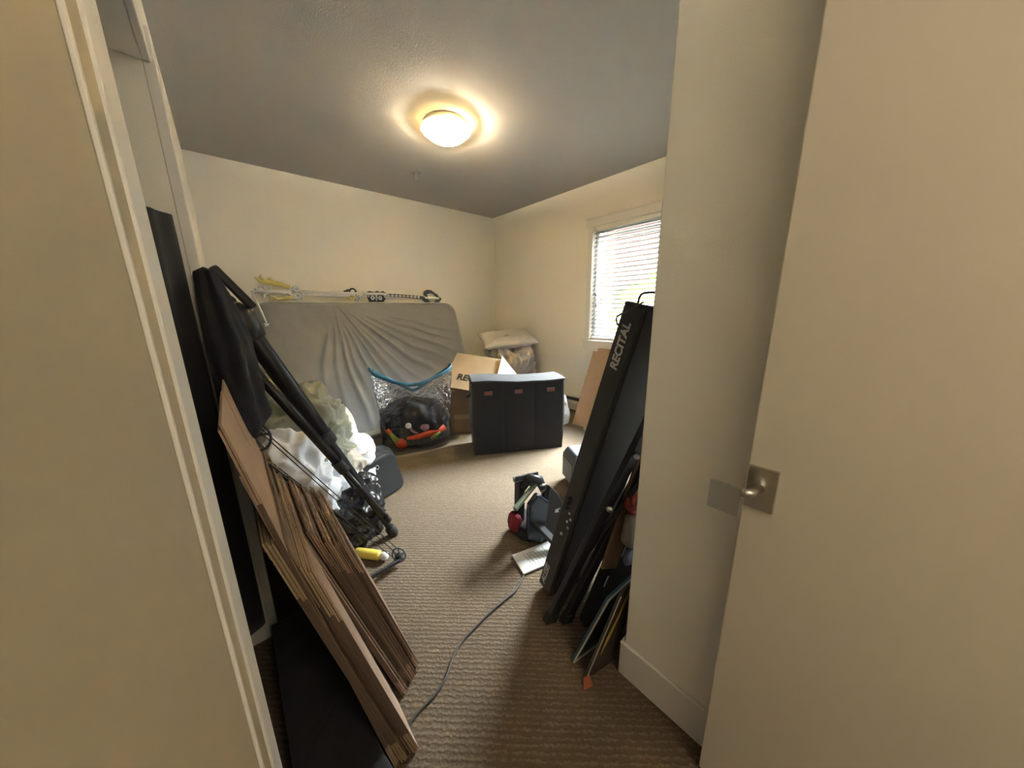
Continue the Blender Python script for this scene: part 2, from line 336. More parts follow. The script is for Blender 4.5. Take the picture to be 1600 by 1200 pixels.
# ceiling lamp with two bulbs under a frosted dome
LX, LY = 1.50, 2.46
lp = thing('ceiling_light', 'round flush ceiling light with glowing frosted glass dome', 'ceiling light', (LX, LY, H))
T = Matrix.Translation((LX, LY, H))
part(lp, MB().lathe([(.001, 0), (.160, 0), (.172, -.012), (.172, -.036), (.166, -.040), (.16, -.03), (.001, -.03)], 48, T).build('pan', mat('lamp_pan', (.75, .66, .5), .4), smooth=True))
part(lp, MB().lathe([(.185, -.043), (.189, -.050), (.182, -.058), (.168, -.066), (.14, -.090), (.10, -.112), (.055, -.126), (.001, -.130)], 64, T).build('dome', DOME, smooth=True, solid=.003))
for k in range(3):
    a = math.radians(20+120*k); p = Vector((LX+.19*math.cos(a), LY+.19*math.sin(a), H-.05))
    part(lp, MB().tube([p+Vector((0, 0, .02)), p, p-Vector((math.cos(a)*.012, math.sin(a)*.012, .012))], .006, 10).build('clip', CHR, smooth=True))
for k, (dx, dy, e) in enumerate(((.06, -.05, 21), (-.06, .05, 11))):
    l = bpy.data.lights.new('bulb', 'POINT'); l.energy = e; l.color = (1, .85, .62); l.shadow_soft_size = .025
    lo = bpy.data.objects.new('bulb', l); C.objects.link(lo); lo.location = (LX+dx, LY+dy, H-.047)
# sprinkler
sp = thing('fire_sprinkler', 'small recessed fire sprinkler in the ceiling behind the light', 'sprinkler', (1.718, 3.447, H))
T = Matrix.Translation((1.718, 3.447, H))
part(sp, MB().lathe([(.05, 0), (.052, -.003), (.042, -.006), (.03, -.002), (.001, -.001)], 32, T).build('cup', mat('sprinkler_cup', (.35, .33, .28), .5), smooth=True))
part(sp, MB().lathe([(.006, 0), (.006, -.035), (.004, -.055), (.012, -.057), (.012, -.060), (.001, -.060)], 16, T).build('nozzle', CAPW, smooth=True))

# ---------------------------------------------------------------- grey sheeted bed on its side against the back wall
BX0, BX1 = .20, 2.47
bb = Vector((BX0, 3.52, .0)); up = Vector((0, .60, 1.445)).normalized(); LEN = 1.565; WD = BX1-BX0
nrm = up.cross(Vector((1, 0, 0))).normalized()
if nrm.y > 0: nrm = -nrm                        # faces the room
bd = thing('folding_bed', 'grey sheeted bed standing on its long side against the back wall', 'bed', (1.3, 3.55, 0))
def bedpt(u, v, n): return bb+Vector((u, 0, 0))+up*v+nrm*n
def inset(u, v, rad=.14):                       # rounded rectangle clamp
    x = u*WD; y = v*LEN; cx = min(max(x, rad), WD-rad); cy = min(max(y, rad), LEN-rad)
    d = Vector((x-cx, y-cy))
    if d.length > 1e-6 and (x < rad or x > WD-rad) and (y < rad or y > LEN-rad):
        m_ = max(abs(d.x), abs(d.y)); d = d*(m_/d.length)
        return cx+d.x, cy+d.y
    return x, y
def wr(x, y):                                   # cloth creases fanning out from the point where it is pinned
    px, py = x-.72, LEN+.03-y; ang = math.atan2(px, py); rr = math.hypot(px, py); s = 0
    for a, wdt, amp, r0_, r1_ in ((-.62, .02, .6, .0, .35), (-.28, .035, .6, .3, 1.5), (-.12, .035, .7, .25, 1.6), (.02, .028, 1.0, .05, 1.7), (.12, .03, .9, .3, 1.7), (.24, .026, 1.0, .25, 1.5),
                                  (.36, .022, 1.0, .3, 1.3), (.47, .035, 1.5, .05, 1.5), (.58, .02, .8, .3, 1.5), (.72, .03, 1.3, .15, 1.7), (.86, .022, .9, .3, 1.5), (.98, .026, 1.2, .3, 1.6), (1.10, .02, .9, .5, 1.6), (1.2, .02, .8, .6, 1.7)):
        a2 = a+.10*fbm((x, y, 0), .8, 3)+.03*rr
        f_ = max(0, min(1, (rr-r0_)/.15))*max(0, min(1, (r1_-rr)/.4))
        s += amp*f_*math.exp(-((ang-a2)/wdt)**2)*min(1, .35+rr)
    return s*.017+fbm((x, y, 0), 2.0, 8)*.01+fbm((x, y, 4), 6, 8)*.003
NU, NV = 300, 190
fr = MB()
def face(u, v):
    x, y = inset(u, v); e = min(u, 1-u, v, 1-v); k = min(1, e/.03)
    return bedpt(x, y, .015+.05*k**.5+wr(x, y)*k)
fr.grid(face, NU, NV)
part(bd, fr.build('fitted_sheet', GREY, smooth=True))
bk = MB(); bk.grid(lambda u, v: bedpt(*inset(u, v), -.05), 60, 40)
part(bd, bk.build('mattress_back', GREY, smooth=True))
def ring(off):
    pts = []; rad = .14
    for cx, cy, a0 in ((WD-rad, LEN-rad, 0), (rad, LEN-rad, 90), (rad, rad, 180), (WD-rad, rad, 270)):
        for k in range(9):
            a = math.radians(a0+k*90/8); pts.append((cx+(rad+off)*math.cos(a), cy+(rad+off)*math.sin(a)))
    return pts+[pts[0]]
part(bd, MB().tube([bedpt(x, y, .0) for x, y in ring(-.002)], .016, 12, False).build('frame_rail', FRAMEW, smooth=True))
part(bd, MB().tube([bedpt(x, y, -.04) for x, y in ring(-.002)], .012, 12, False).build('back_rail', FRAMEW, smooth=True))
part(bd, MB().bar(bedpt(.12, .035, .075), bedpt(WD-.12, .035, .075), .05, .012, up).build('bottom_strip', mat('beige_strip', (.36, .34, .30), .6), bevel=.003))

# ---------------------------------------------------------------- two toy swords lying on top of the bed rail (generic fantasy shapes)
SY = 4.12; TS = 1.55
def arc(cx, cz, r, a0, a1, n=10, y=SY): return [(cx+r*math.cos(math.radians(a0+(a1-a0)*k/n)), y, cz+r*math.sin(math.radians(a0+(a1-a0)*k/n))) for k in range(n+1)]
rt = bedpt(0, LEN, 0).z+.016
s1 = thing('toy_sword', 'pale silver toy sword with yellow wings lying on the left of the bed rail', 'toy sword', (.3, SY, rt))
bz = rt+.085
bl1 = MB()
for dz in (-.016, .003, .022): bl1.tube([(.60, SY, bz+dz), (1.22, SY, bz+dz-.012)], .0075, 10)
part(s1, bl1.build('blade', SILV, smooth=True))
hl = MB().tube([(.27, SY, bz+.005), (.55, SY, bz+.01)], [.009, .013], 12).tube(arc(.25, bz+.02, .02, 200, 420), .007, 8)
hl.tube(arc(.36, bz+.045, .032, 150, 430), .006, 8).tube(arc(.35, bz-.035, .030, -70, 210), .006, 8)
hl.tube(arc(.30, bz+.035, .016, 90, 330), .005, 8)
part(s1, hl.build('handle', SILV, smooth=True))
gd = MB().tube(arc(.60, bz+.04, .022, 0, 360, 16), .010, 8).tube(arc(.60, bz-.03, .024, 0, 360, 16), .010, 8).tube(arc(.555, bz+.005, .03, 60, 300), .010, 8)
gd.tube([(.52, SY, bz+.02), (.56, SY, bz-.05), (.61, SY, bz-.075)], [.006, .012, .005], 8).tube([(.57, SY, bz+.06), (.63, SY, bz+.03), (.66, SY, bz-.01), (.63, SY, bz-.06)], .008, 8)
part(s1, gd.build('guard', SILV, smooth=True))
w1 = MB().tube([(.55, SY, bz+.055), (.47, SY, bz+.083), (.38, SY, bz+.095), (.31, SY, bz+.105), (.27, SY, bz+.14)], [.012, .016, .017, .012, .003], 10)
w1.tube([(.41, SY, bz+.10), (.385, SY, bz+.135), (.40, SY, bz+.148)], [.012, .008, .002], 8).tube([(.35, SY, bz+.10), (.315, SY, bz+.15), (.33, SY, bz+.172)], [.012, .008, .002], 8)
part(s1, w1.build('wing', GOLD, smooth=True))
w2 = MB().tube([(.56, SY-.02, bz-.045), (.50, SY-.02, bz-.055), (.43, SY-.02, bz-.068), (.40, SY-.02, bz-.045), (.36, SY-.02, bz-.03)], [.011, .010, .008, .007, .003], 10)
for cx in (.38, .42, .47): w2.tube(arc(cx, bz-.078, .02, 80, 180, 10, SY-.02), .004, 6)
part(s1, w2.build('wing', GOLD, smooth=True))
p0 = Vector((.235, SY, bz+.01)); p1 = Vector((.236, SY-.06, rt+.03)); p2 = bedpt(.285-BX0, LEN-.245, .10)
part(s1, MB().tube([p0, p1, bedpt(.25-BX0, LEN-.03, .085), p2], .0062, 8).build('chain', CAPW, smooth=True))
star = [(math.cos(math.radians(90+36*k))*(.030 if k % 2 == 0 else .013), math.sin(math.radians(90+36*k))*(.030 if k % 2 == 0 else .013)) for k in range(10)]
part(s1, MB().prism(star, .010, frame(p2-Vector((0, 0, .022)), (1, 0, 0), up)).build('star_charm', CAPW, bevel=.002))
ti = MB()
for k in range(8):
    a = math.radians(45*k+10); ti.tube([(1.19, SY-.01, bz-.04), (1.19+.055*math.cos(a), SY-.01, bz-.04+.055*math.sin(a)*.85)], [.010, .003], 8)
part(s1, ti.build('snowflake_tip', ICE, smooth=True))
part(s1, MB().tube([(1.08, SY-.02, bz-.045), (1.13, SY-.02, bz-.055), (1.17, SY-.02, bz-.03), (1.12, SY-.02, bz-.02)], .007, 8).build('curl', GOLD, smooth=True))
s2 = thing('toy_sword', 'black and silver toy sword with jagged head on the right of the bed rail', 'toy sword', (1.9, SY, rt))
bz = rt+.07
bl2 = MB().prism([(1.52, bz+.012), (1.98, bz-.015), (2.04, bz-.03), (2.04, bz+.018), (1.98, bz+.022), (1.66, bz+.040), (1.52, bz+.042)], .016, Matrix(((1, 0, 0, 0), (0, 0, 1, SY-.008), (0, 1, 0, -.01), (0, 0, 0, 1))))
MXZ = Matrix(((1, 0, 0, 0), (0, 0, 1, SY-.012), (0, 1, 0, 0), (0, 0, 0, 1)))
part(s2, bl2.build('blade', BLKP, bevel=.003))
cz_ = MB()
for k in range(9):
    x = 1.56+k*.05; cz_.tube(arc(x, bz+.012-k*.002, .010, 0, 360, 10, SY-.012), .0035, 6)
cz_.tube([(1.56, SY-.010, bz+.012), (1.96, SY-.010, bz-.004)], .002, 6)
part(s2, cz_.build('chain_inlay', SILV, smooth=True))
hdp = [(1.30, bz+.0), (1.33, bz-.075), (1.36, rt+.0), (1.50, rt+.0), (1.505, rt+.02), (1.53, bz-.03), (1.51, bz-.02), (1.50, bz+.01), (1.30, bz+.02)]
part(s2, MB().prism(hdp, .02, MXZ).build('jagged_head', BLKP, bevel=.003))
part(s2, MB().tube(arc(1.365, bz-.022, .017, 0, 360, 14, SY-.016), .005, 8).tube(arc(1.455, bz-.022, .017, 0, 360, 14, SY-.016), .005, 8).tube([(1.41, SY-.016, bz+.02), (1.41, SY-.016, bz-.055)], [.010, .005], 8).build('skull_inlay', SILV, smooth=True))
part(s2, MB().tube([(1.26, SY, bz+.05), (1.30, SY, bz+.02), (1.48, SY, bz+.028), (1.54, SY, bz+.018)], [.004, .014, .012, .013], 10).tube([(1.29, SY, bz+.03), (1.33, SY, bz+.06)], [.010, .004], 8).tube([(1.26, SY, bz+.01), (1.33, SY, bz-.01)], [.004, .01], 8).build('silver_spine', SILV, smooth=True))
part(s2, MB().prism([(1.31, bz+.045), (1.34, bz+.055), (1.40, bz+.045), (1.43, bz+.062), (1.46, bz+.046), (1.50, bz+.06), (1.55, bz+.03), (1.31, bz+.03)], .014, MXZ).build('crest', BLKP, bevel=.002))
gp = MB().prism([(2.02, bz-.04), (2.06, bz+.01), (2.03, bz+.03), (2.05, bz+.075), (2.09, bz+.095), (2.15, bz+.09), (2.21, bz+.05), (2.26, bz+.025), (2.235, bz+.028), (2.30, bz-.02), (2.27, bz-.06), (2.24, rt+.002), (2.20, rt+.002),
                 (2.21, bz-.045), (2.24, bz-.03), (2.22, bz+.005), (2.17, bz+.045), (2.12, bz+.052), (2.08, bz+.03), (2.10, bz-.005), (2.09, bz-.035), (2.13, rt+.002), (2.05, rt+.002)], .018, MXZ)
part(s2, gp.build('guard', BLKP, bevel=.002))
part(s2, MB().tube([(2.05, SY, bz-.01), (2.26, SY, bz-.018)], [.011, .013], 12).build('grip', SILV, smooth=True))
s3 = MB().tube(arc(1.16, bz+.045, .034, -20, 200, 12, SY+.02), [.006]*12+[.003], 8).tube([(1.02+.04, SY+.02, bz+.045), (1.12, SY+.02, bz+.060)], [.002, .01], 8).tube([(1.07, SY+.02, bz+.04), (1.19, SY+.02, bz+.012)], [.003, .010], 8).build('heart_hook', BLKP, smooth=True)
part(s2, s3)
TS = 1.0

# ---------------------------------------------------------------- clear zip bag with clothes inside
FC = (1.34, 3.06, 0)
blob('black_clothes', (1.315, 3.02, .235), (.33, .20, .25), mat('dark_clothes', (.022, .021, .022), .8, bump=(80, .4)), 5, .035, 8, 2.8, 5, rot=-.35)
tag(bpy.data.objects['black_clothes'], 'crumpled black clothes packed inside the clear blue-zip bag', 'clothes')
dirx = Vector((math.cos(-.42), math.sin(-.42), 0)); dn = Vector((dirx.y, -dirx.x, 0))   # dn faces the camera
if dn.y > 0: dn = -dn
fc0 = Vector((1.315, 3.02, 0))+dn*.222
def ribbon(pts, wd, name, mt, lift=0):          # curved strip of cloth pressed against the film, pts in (along, up)
    P = []
    for a, z in pts: P.append(fc0+dirx*a+dn*(.004+lift-.35*a*a)+Vector((0, 0, z)))
    vs = []; fs = []
    wd = [w_*1.35 for w_ in wd]
    for i, p in enumerate(P):
        t = (P[min(i+1, len(P)-1)]-P[max(i-1, 0)]).normalized(); sd = t.cross(dn).normalized(); w_ = wd[i]
        vs += [p-sd*w_, p+sd*w_]
    fs = [(2*i, 2*i+1, 2*i+3, 2*i+2) for i in range(len(P)-1)]
    return link(name, vs, fs, mt, None, smooth=True, solid=.005)
og = thing('printed_shirt', 'orange and lime printed cloth pressed against the clear bag front', 'shirt', fc0)
part(og, ribbon([(-.10, .145), (.0, .15), (.10, .17), (.20, .17), (.27, .215)], [.010, .018, .022, .016, .022], 'orange_band', ORNG))
part(og, ribbon([(-.27, .25), (-.25, .21)], [.012, .016], 'orange_tab', ORNG))
part(og, ribbon([(-.25, .21), (-.21, .15), (-.18, .12)], [.012, .018, .026], 'lime_stripe', LIME))
part(og, ribbon([(-.18, .125), (-.15, .09), (-.125, .055)], [.030, .036, .022], 'orange_patch', ORNG))
part(og, ribbon([(.12, .12), (.17, .14), (.22, .17)], [.008, .014, .006], 'lime_patch', LIME, .004))
pk = thing('pink_clothing', 'pale pink cloth strip with a round white button inside the clear bag', 'clothes', fc0)
part(pk, ribbon([(-.06, .26), (-.05, .225), (-.02, .20), (.01, .19)], [.008, .010, .009, .004], 'strap', PINK, .008))
part(pk, ribbon([(.075, .205), (.07, .235), (.09, .29)], [.008, .034, .016], 'scrap', PINK, .006))
part(pk, MB().lathe([(.001, .006), (.020, .006), (.028, .003), (.028, 0), (.001, 0)], 24, frame(fc0+dirx*-.075+dn*.035+Vector((0, 0, .285)), dirx, (0, 0, 1))).build('button', BTN, smooth=True))
zb = thing('zip_bag', 'large clear plastic zip bag with blue zipper, standing open before the bed', 'bag', FC)
def bagp(t, v):                                  # t around 0..1, v up 0..1
    a = 2*math.pi*t; ca, sa = math.cos(a), math.sin(a)
    k = (abs(ca)**3+abs(sa)**3)**(-1/3); r1 = .345*(1-.03*v)+(.02 if v > .5 else 0)*v; r2 = .235*(1-.35*v)
    if v < .08: r1 *= .94; r2 *= .92
    h_ = .36+.20*abs(ca)**3*(1 if ca > 0 else .95)*1.0 + (.08 if sa < 0 else .02)*(1-abs(ca)) + (.06 if ca > .6 else 0)*(ca-.6)/.4
    h_ = .66+.16*abs(ca)**1.6 if sa < 0 else .54+.27*abs(ca)**1.3    # corners stand up
    z = h_*v
    out = 1+.18*max(0, v-.5)*(abs(ca)**4)
    p = fc0-dn*.222+dirx*(ca*k*r1*out)+dn*(-sa*k*r2)
    p += (dirx*ca+dn*-sa)*(.010*folds((ca, sa, v), 3.5, 3)*(1+2*v)); return Vector((p.x, p.y, .004+z))
part(zb, MB().grid(bagp, 140, 50, True).build('film', FILM, smooth=True))
zz = MB(); rim = [bagp(i/70, 1.0) for i in range(71)]; vs = []; fs = []
for i, p in enumerate(rim): vs += [p+Vector((0, 0, .006)), p-Vector((0, 0, .030))]
zz.add(vs, [(2*i, 2*i+1, 2*i+3, 2*i+2) for i in range(70)])
part(zb, zz.build('zipper', ZIP, smooth=True, solid=.006))

# ---------------------------------------------------------------- corner: bedding, pillow, record box, hamper
blob('bedding_heap', (3.0, 3.54, .33), (.35, .44, .56), BEDD, 9, .085, 8, 2.6, 6, lim=(-9, 4.2, 3.29))
tag(bpy.data.objects['bedding_heap'], 'tall crumpled heap of greyish cream bedding in the far corner', 'bedding')
def pillow(name, M, a, b_, h_, mt, seed):
    g = MB()
    for sgn in (1, -1):
        def fn(u, v):
            x, y = 2*u-1, 2*v-1; e = (1-x**4)*(1-y**4); pin = 1-.10*(1-abs(x))*(abs(y)**3)-0
            z = sgn*h_*(max(e, 0)**.45)*(1+.25*fbm((x, y, sgn), 1.3, seed)); z += folds((x*a, y*b_, 0), 7, seed)*.02*(max(e, 0)**.3)
            return M @ Vector((x*a*(1-.08*(1-y*y)*abs(x)**3), y*b_*(1-.10*(1-x*x)*abs(y)**3), z))
        g.grid(fn, 50, 40)
    return g.build(name, mt, smooth=True)
pl = thing('bed_pillow', 'flattened pale pillow lying on top of the corner bedding heap', 'pillow', (2.97, 3.45, 1.0))
PM = frame((2.93, 3.46, .955), (.86, -.42, .06), (.40, .80, .24))
part(pl, pillow('cover', PM, .38, .27, .075, PILW, 3))
bm_ = []
for k in range(61):
    t = k/60*4; s_ = int(min(t, 3.999)); q = (t-s_)*2-1; x, y = ((q, -1), (1, q), (-q, 1), (-1, -q))[s_]
    bm_.append(PM @ Vector((x*.365*(1-.08*(1-y*y)*abs(x)**3), y*.245*(1-.10*(1-x*x)*abs(y)**3), 0)))
part(pl, MB().tube(bm_, .006, 6, False).build('piping', EDGEW, smooth=True))
blob('white_bedding', (2.74, 2.62, .17), (.14, .34, .23), WHITE, 15, .05, 6, 2.6, 5, rot=.5)
tag(bpy.data.objects['white_bedding'], 'white bedding bulging low behind the right end of the black hamper', 'bedding')

bx = thing('record_box', 'big open kraft moving box with tipped lid printed in black, behind the hamper', 'box', (1.95, 3.0, 0))
BM = frame((1.64, 3.02, 0), (.83, -.56, 0), (.56, .83, 0))      # x along the front, y away
BLx, BLy, BHh = .62, .50, .50
wl = MB().box((0, 0, .002), (BLx, .006, BHh), BM).box((0, BLy-.006, .002), (BLx, BLy, BHh), BM).box((0, 0, .002), (.006, BLy, BHh), BM).box((BLx-.006, 0, .002), (BLx, BLy, BHh), BM).box((0, 0, .002), (BLx, BLy, .008), BM)
part(bx, wl.build('body', KRAFT))
part(bx, MB().box((.1, -.002, .0), (.5, 0, .05), BM @ Matrix.Translation((0, 0, .17))).build('tape', KRAFT3))
ld = MB(); LM = frame(BM @ Vector((-.02, .02, .555)), BM.to_3x3() @ Vector((.93, -.36, -.12)), BM.to_3x3() @ Vector((.36, .75, .66)))
ld.box((0, 0, -.006), (.58, .50, 0), LM)
part(bx, ld.build('lid', KRAFT3, bevel=.002))
part(bx, MB().box((.0, 0, -.07), (.58, .006, -.005), LM).box((0, 0, -.07), (.006, .5, -.005), LM).build('lid_rim', KRAFT))
FM = frame(LM @ Vector((.58, .0, -.002)), LM.to_3x3() @ Vector((.72, .1, -.75)), LM.to_3x3() @ Vector((0, 1, 0)))
part(bx, MB().prism([(0, .02), (.20, .06), (.24, .12), (.24, .42), (0, .52)], .005, FM).build('lid_flap', CARDI))
text('printed_word', 'RECORDS', LM @ Matrix.Translation((.13, .12, .0012)) @ Matrix.Rotation(0, 4, 'Z'), .115, BLKP, bx)
blob('dark_folder_heap', (2.04, 3.06, .30), (.19, .13, .19), BLK, 33, .02, 8, 3, 4, rot=-.6, floor=.012)  # black lump stands in for the shade between lid and body
tag(bpy.data.objects['dark_folder_heap'], 'dark cloth bundle stuffed inside the open record box', 'cloth')

hm = thing('laundry_hamper', 'wide black cloth hamper with three sections and small red labels', 'hamper', (1.95, 2.2, 0))
a_, b2_ = Vector((1.572, 2.352, 0)), Vector((2.335, 1.925, 0)); hx = (b2_-a_); HL = hx.length; hx.normalize(); hy = Vector((-hx.y, hx.x, 0))
HM = frame(a_, hx, hy); HH = .695; HD = .33
g = MB()
def hamp(u, v):
    p = u*4; s_ = int(min(p, 3.999)); q = p-s_; cr_ = .03
    x, y = ((q, 0), (1, q), (1-q, 1), (0, 1-q))[s_]; z = v*HH
    bul = math.sin(math.pi*v)*.012; X = x*HL; Y = y*HD
    sec = abs(math.sin(math.pi*3*x)); nn = (Vector((0, -1)), Vector((1, 0)), Vector((0, 1)), Vector((-1, 0)))[s_]
    d = bul*.7*sec if s_ in (0, 2) else bul; d += .006*fbm((X, Y, z), 3, 6)+.0025*folds((X, Y, z), 5, 7)
    if s_ == 0:
        for xs in (1/3, 2/3): d -= .006*math.exp(-((x-xs)/.008)**2)
    z += .012*math.sin(x*5+1)*v - .008*(1-abs(2*x-1))*v
    return HM @ Vector((X+nn.x*d, Y+nn.y*d, z+.003))
g.grid(hamp, 240, 50, True); part(hm, g.build('body', HAMP, smooth=True))
def lidf(u, v):
    X = -.012+u*(HL+.024); Y = -.012+v*(HD+.024); z = HH+.008+.012*math.sin(u*5+1)-.008*(1-abs(2*u-1))+.010*math.sin(math.pi*v)+.004*fbm((X, Y, 0), 5, 2); return HM @ Vector((X, Y, z))
part(hm, MB().grid(lidf, 50, 20).build('lid', mat('hamper_lid', (.022, .022, .026), .9, bump=(600, .4), sheen=.2), smooth=True, solid=.016))
for xx in (1/6, .5, 5/6):
    x = xx*HL*.97+(.0 if xx < .6 else .03); lb = part(hm, MB().box((x-.038, -.024, HH-.108), (x+.038, -.017, HH-.070), HM).build('label', LABG, bevel=.002))
    part(lb, MB().box((x-.024, -.027, HH-.098), (x+.024, -.023, HH-.080), HM).build('label_print', LABR, bevel=.001))
part(hm, MB().tube([HM @ Vector((-.005, .10, HH-.12)), HM @ Vector((-.04, .13, HH-.15)), HM @ Vector((-.04, .2, HH-.15)), HM @ Vector((-.005, .23, HH-.12))], .010, 8).build('side_handle', BLK, smooth=True))

# ---------------------------------------------------------------- flat cardboard under the window
def leaning(name, x0, x1, y0, y1, z, th, mt, label, z2=None):
    M_ = frame((x0, y1, .004), (0, -1, 0), (x1-x0, 0, z)); L = math.hypot(x1-x0, z)
    o = MB().prism([(0, 0), (y1-y0, 0), (y1-y0, L), (0, L)], th, M_).build(name, mt, bevel=.001); tag(o, label, 'cardboard'); return o
leaning('cardboard_sheet', 2.93, 3.30, 1.45, 2.27, .84, .006, KRAFT2, 'tall kraft cardboard sheet leaning under the window, front of the pair')
leaning('cardboard_sheet', 2.97, 3.325, 1.40, 2.22, .875, .006, KRAFT2, 'kraft cardboard sheet leaning under the window, just behind the tallest front sheet')
leaning('cardboard_sheet', 2.86, 3.10, 1.45, 2.06, .46, .006, KRAFT3, 'short yellowish cardboard piece in front of the tall sheets below the window')

# ---------------------------------------------------------------- grey speaker beside the keyboard
spk = thing('speaker_cabinet', 'grey slope-topped speaker cabinet standing behind the upright keyboard', 'speaker', (1.95, 1.5, 0))
SM = frame((1.755, 1.335, 0), (.86, -.50, 0), (.50, .86, 0))
def cab(z, i): return [SM @ Vector(p) for p in ((i, i, z), (.34-i, i, z), (.34-i, .24-i, z), (i, .24-i, z))]
vs = cab(.003, .02)+cab(.10, 0)+cab(.22, 0)+cab(.285, .03)
part(spk, link('cabinet', vs, [(0, 3, 2, 1)]+[(4*k+i, 4*k+(i+1) % 4, 4*k+4+(i+1) % 4, 4*k+4+i) for k in range(3) for i in range(4)]+[(12, 13, 14, 15)], SGREY, bevel=.012, seg=3))
part(spk, MB().box((.02, -.006, .04), (.32, .0, .21), SM).build('grille', DGREY, bevel=.004))
part(spk, MB().box((-.006, .02, .04), (.0, .22, .21), SM).build('side_panel', DGREY, bevel=.004))

# ---------------------------------------------------------------- folded black gadget with a grey-green handle
gd_ = thing('exercise_device', 'black folded device with grey green handle and red cloth, right of the open floor', 'device', (1.22, 1.2, 0))
def P3(*p): return Vector(p)
part(gd_, blob('cloth_base', (1.235, 1.235, .05), (.15, .13, .065), BLK, 41, .012, 9, 2.6, 4))
part(gd_, blob('red_pouch', (1.105, 1.262, .105), (.022, .045, .060), RED, 43, .012, 14, 4, 4))
part(gd_, MB().bar((1.13, 1.25, .03), (1.185, 1.30, .34), .05, .05, (1, 0, 0)).build('back_leg', BLKP, bevel=.01))
GM = frame((1.145, 1.175, .04), (.62, -.30, -.12), (.10, .12, .98))
part(gd_, MB().prism([(-.03, 0), (.07, -.02), (.085, .22), (.0, .27), (-.045, .2)], .05, GM).build('slate_panel', NAVY, bevel=.012))
GM2 = frame((1.250, 1.165, .055), (.78, -.20, -.25), (.10, .16, .95))
part(gd_, MB().prism([(-.03, -.02), (.11, -.05), (.135, .10), (.05, .21), (-.03, .26)], .045, GM2).build('dark_panel', BLKP, bevel=.008))
part(gd_, MB().prism([(0, 0), (.03, .004), (.022, .014), (.038, .03), (.0, .018)], .002, GM2 @ Matrix.Translation((.035, .10, .046))).build('logo', LETT))
part(gd_, MB().bar((1.15, 1.16, .16), (1.225, .99, .012), .022, .05, (0, 0, 1)).build('strut', BLKP, bevel=.005))
part(gd_, MB().tube([(1.17, 1.26, .30), (1.22, 1.25, .36), (1.28, 1.23, .33), (1.31, 1.21, .24), (1.28, 1.20, .15)], [.02, .028, .03, .022, .014], 12).build('hinge_arm', BLKP, smooth=True))
hA, hB, hC_, hD = Vector((1.135, 1.30, .355)), Vector((1.285, 1.26, .352)), Vector((1.29, 1.24, .325)), Vector((1.045, 1.19, .255))
hnd = MB().bar(hA, hB, .028, .026, (0, 0, 1)).bar(hC_, hD, .024, .026, (0, 0, 1)).bar((1.225, 1.27, .35), (1.235, 1.24, .29), .024, .02, (1, 0, 0))
part(gd_, hnd.build('handle', GRN, bevel=.004))
part(gd_, MB().bar(hA+Vector((0, -.015, .012)), hB+Vector((0, -.015, .010)), .030, .012, (0, 0, 1)).build('handle_edge', BLKP, bevel=.003))
part(gd_, MB().tube([(1.14, 1.20, .012), (1.145, 1.165, .012), (1.15, 1.16, .05)], .008, 8).build('foot_peg', RUB, smooth=True))
part(gd_, MB().tube([(1.285, 1.185, .20), (1.287, 1.175, .203)], .010, 12).build('bolt', CHR, smooth=True))
part(gd_, MB().tube([(1.255, 1.20, .315), (1.29, 1.19, .31), (1.30, 1.19, .28), (1.27, 1.20, .262)], .007, 8).build('wire_loop', CHR, smooth=True))

# white panel with a cord on the floor
wp = thing('printed_sheet', 'thin white rectangular sheet with rows of faint grey lines, lying on the carpet', 'sheet', (1.08, 1.03, 0))
q = [Vector((.947, 1.017)), Vector((.990, 1.156)), Vector((1.23, 1.095)), Vector((1.187, .955))]
part(wp, MB().prism([tuple(v) for v in q], .010, Matrix.Translation((0, 0, .003))).build('plate', CAPW, bevel=.003))
lines = MB(); e1 = (q[2]-q[1]).normalized(); e2 = (q[0]-q[1]).normalized(); WMx = frame((q[1].x, q[1].y, .0132), (*e1, 0), (*-e2, 0))
random.seed(4)
for i in range(7):
    x = .055+i*.020
    for j in range(5):
        y = .028+j*.019; hgt = random.uniform(.010, .017); lines.box((x+j*.002, -y-hgt, 0), (x+.005+j*.002, -y, .0004), WMx)
part(wp, lines.build('printed_lines', INK))
def smoothpath(pts, n=8):
    pts = [Vector(p) for p in pts]; out = []
    for i in range(len(pts)-1):
        p0, p1, p2, p3 = pts[max(i-1, 0)], pts[i], pts[i+1], pts[min(i+2, len(pts)-1)]
        for k in range(n):
            t = k/n; out.append(.5*((2*p1)+(p2-p0)*t+(2*p0-5*p1+4*p2-p3)*t*t+(3*p1-p0-3*p2+p3)*t**3))
    return out+[pts[-1]]
cp = [(.945, 1.013), (.851, .973), (.778, .968), (.686, .963), (.590, .949), (.523, .936), (.463, .906), (.399, .859), (.345, .840), (.290, .834), (.248, .822), (.19, .80)]
tag(MB().tube(smoothpath([(x, y, .0075) for x, y in cp]), .0042, 8).build('power_cord', CORD, smooth=True), 'dark grey cord snaking across the carpet from the white printed sheet', 'cord')

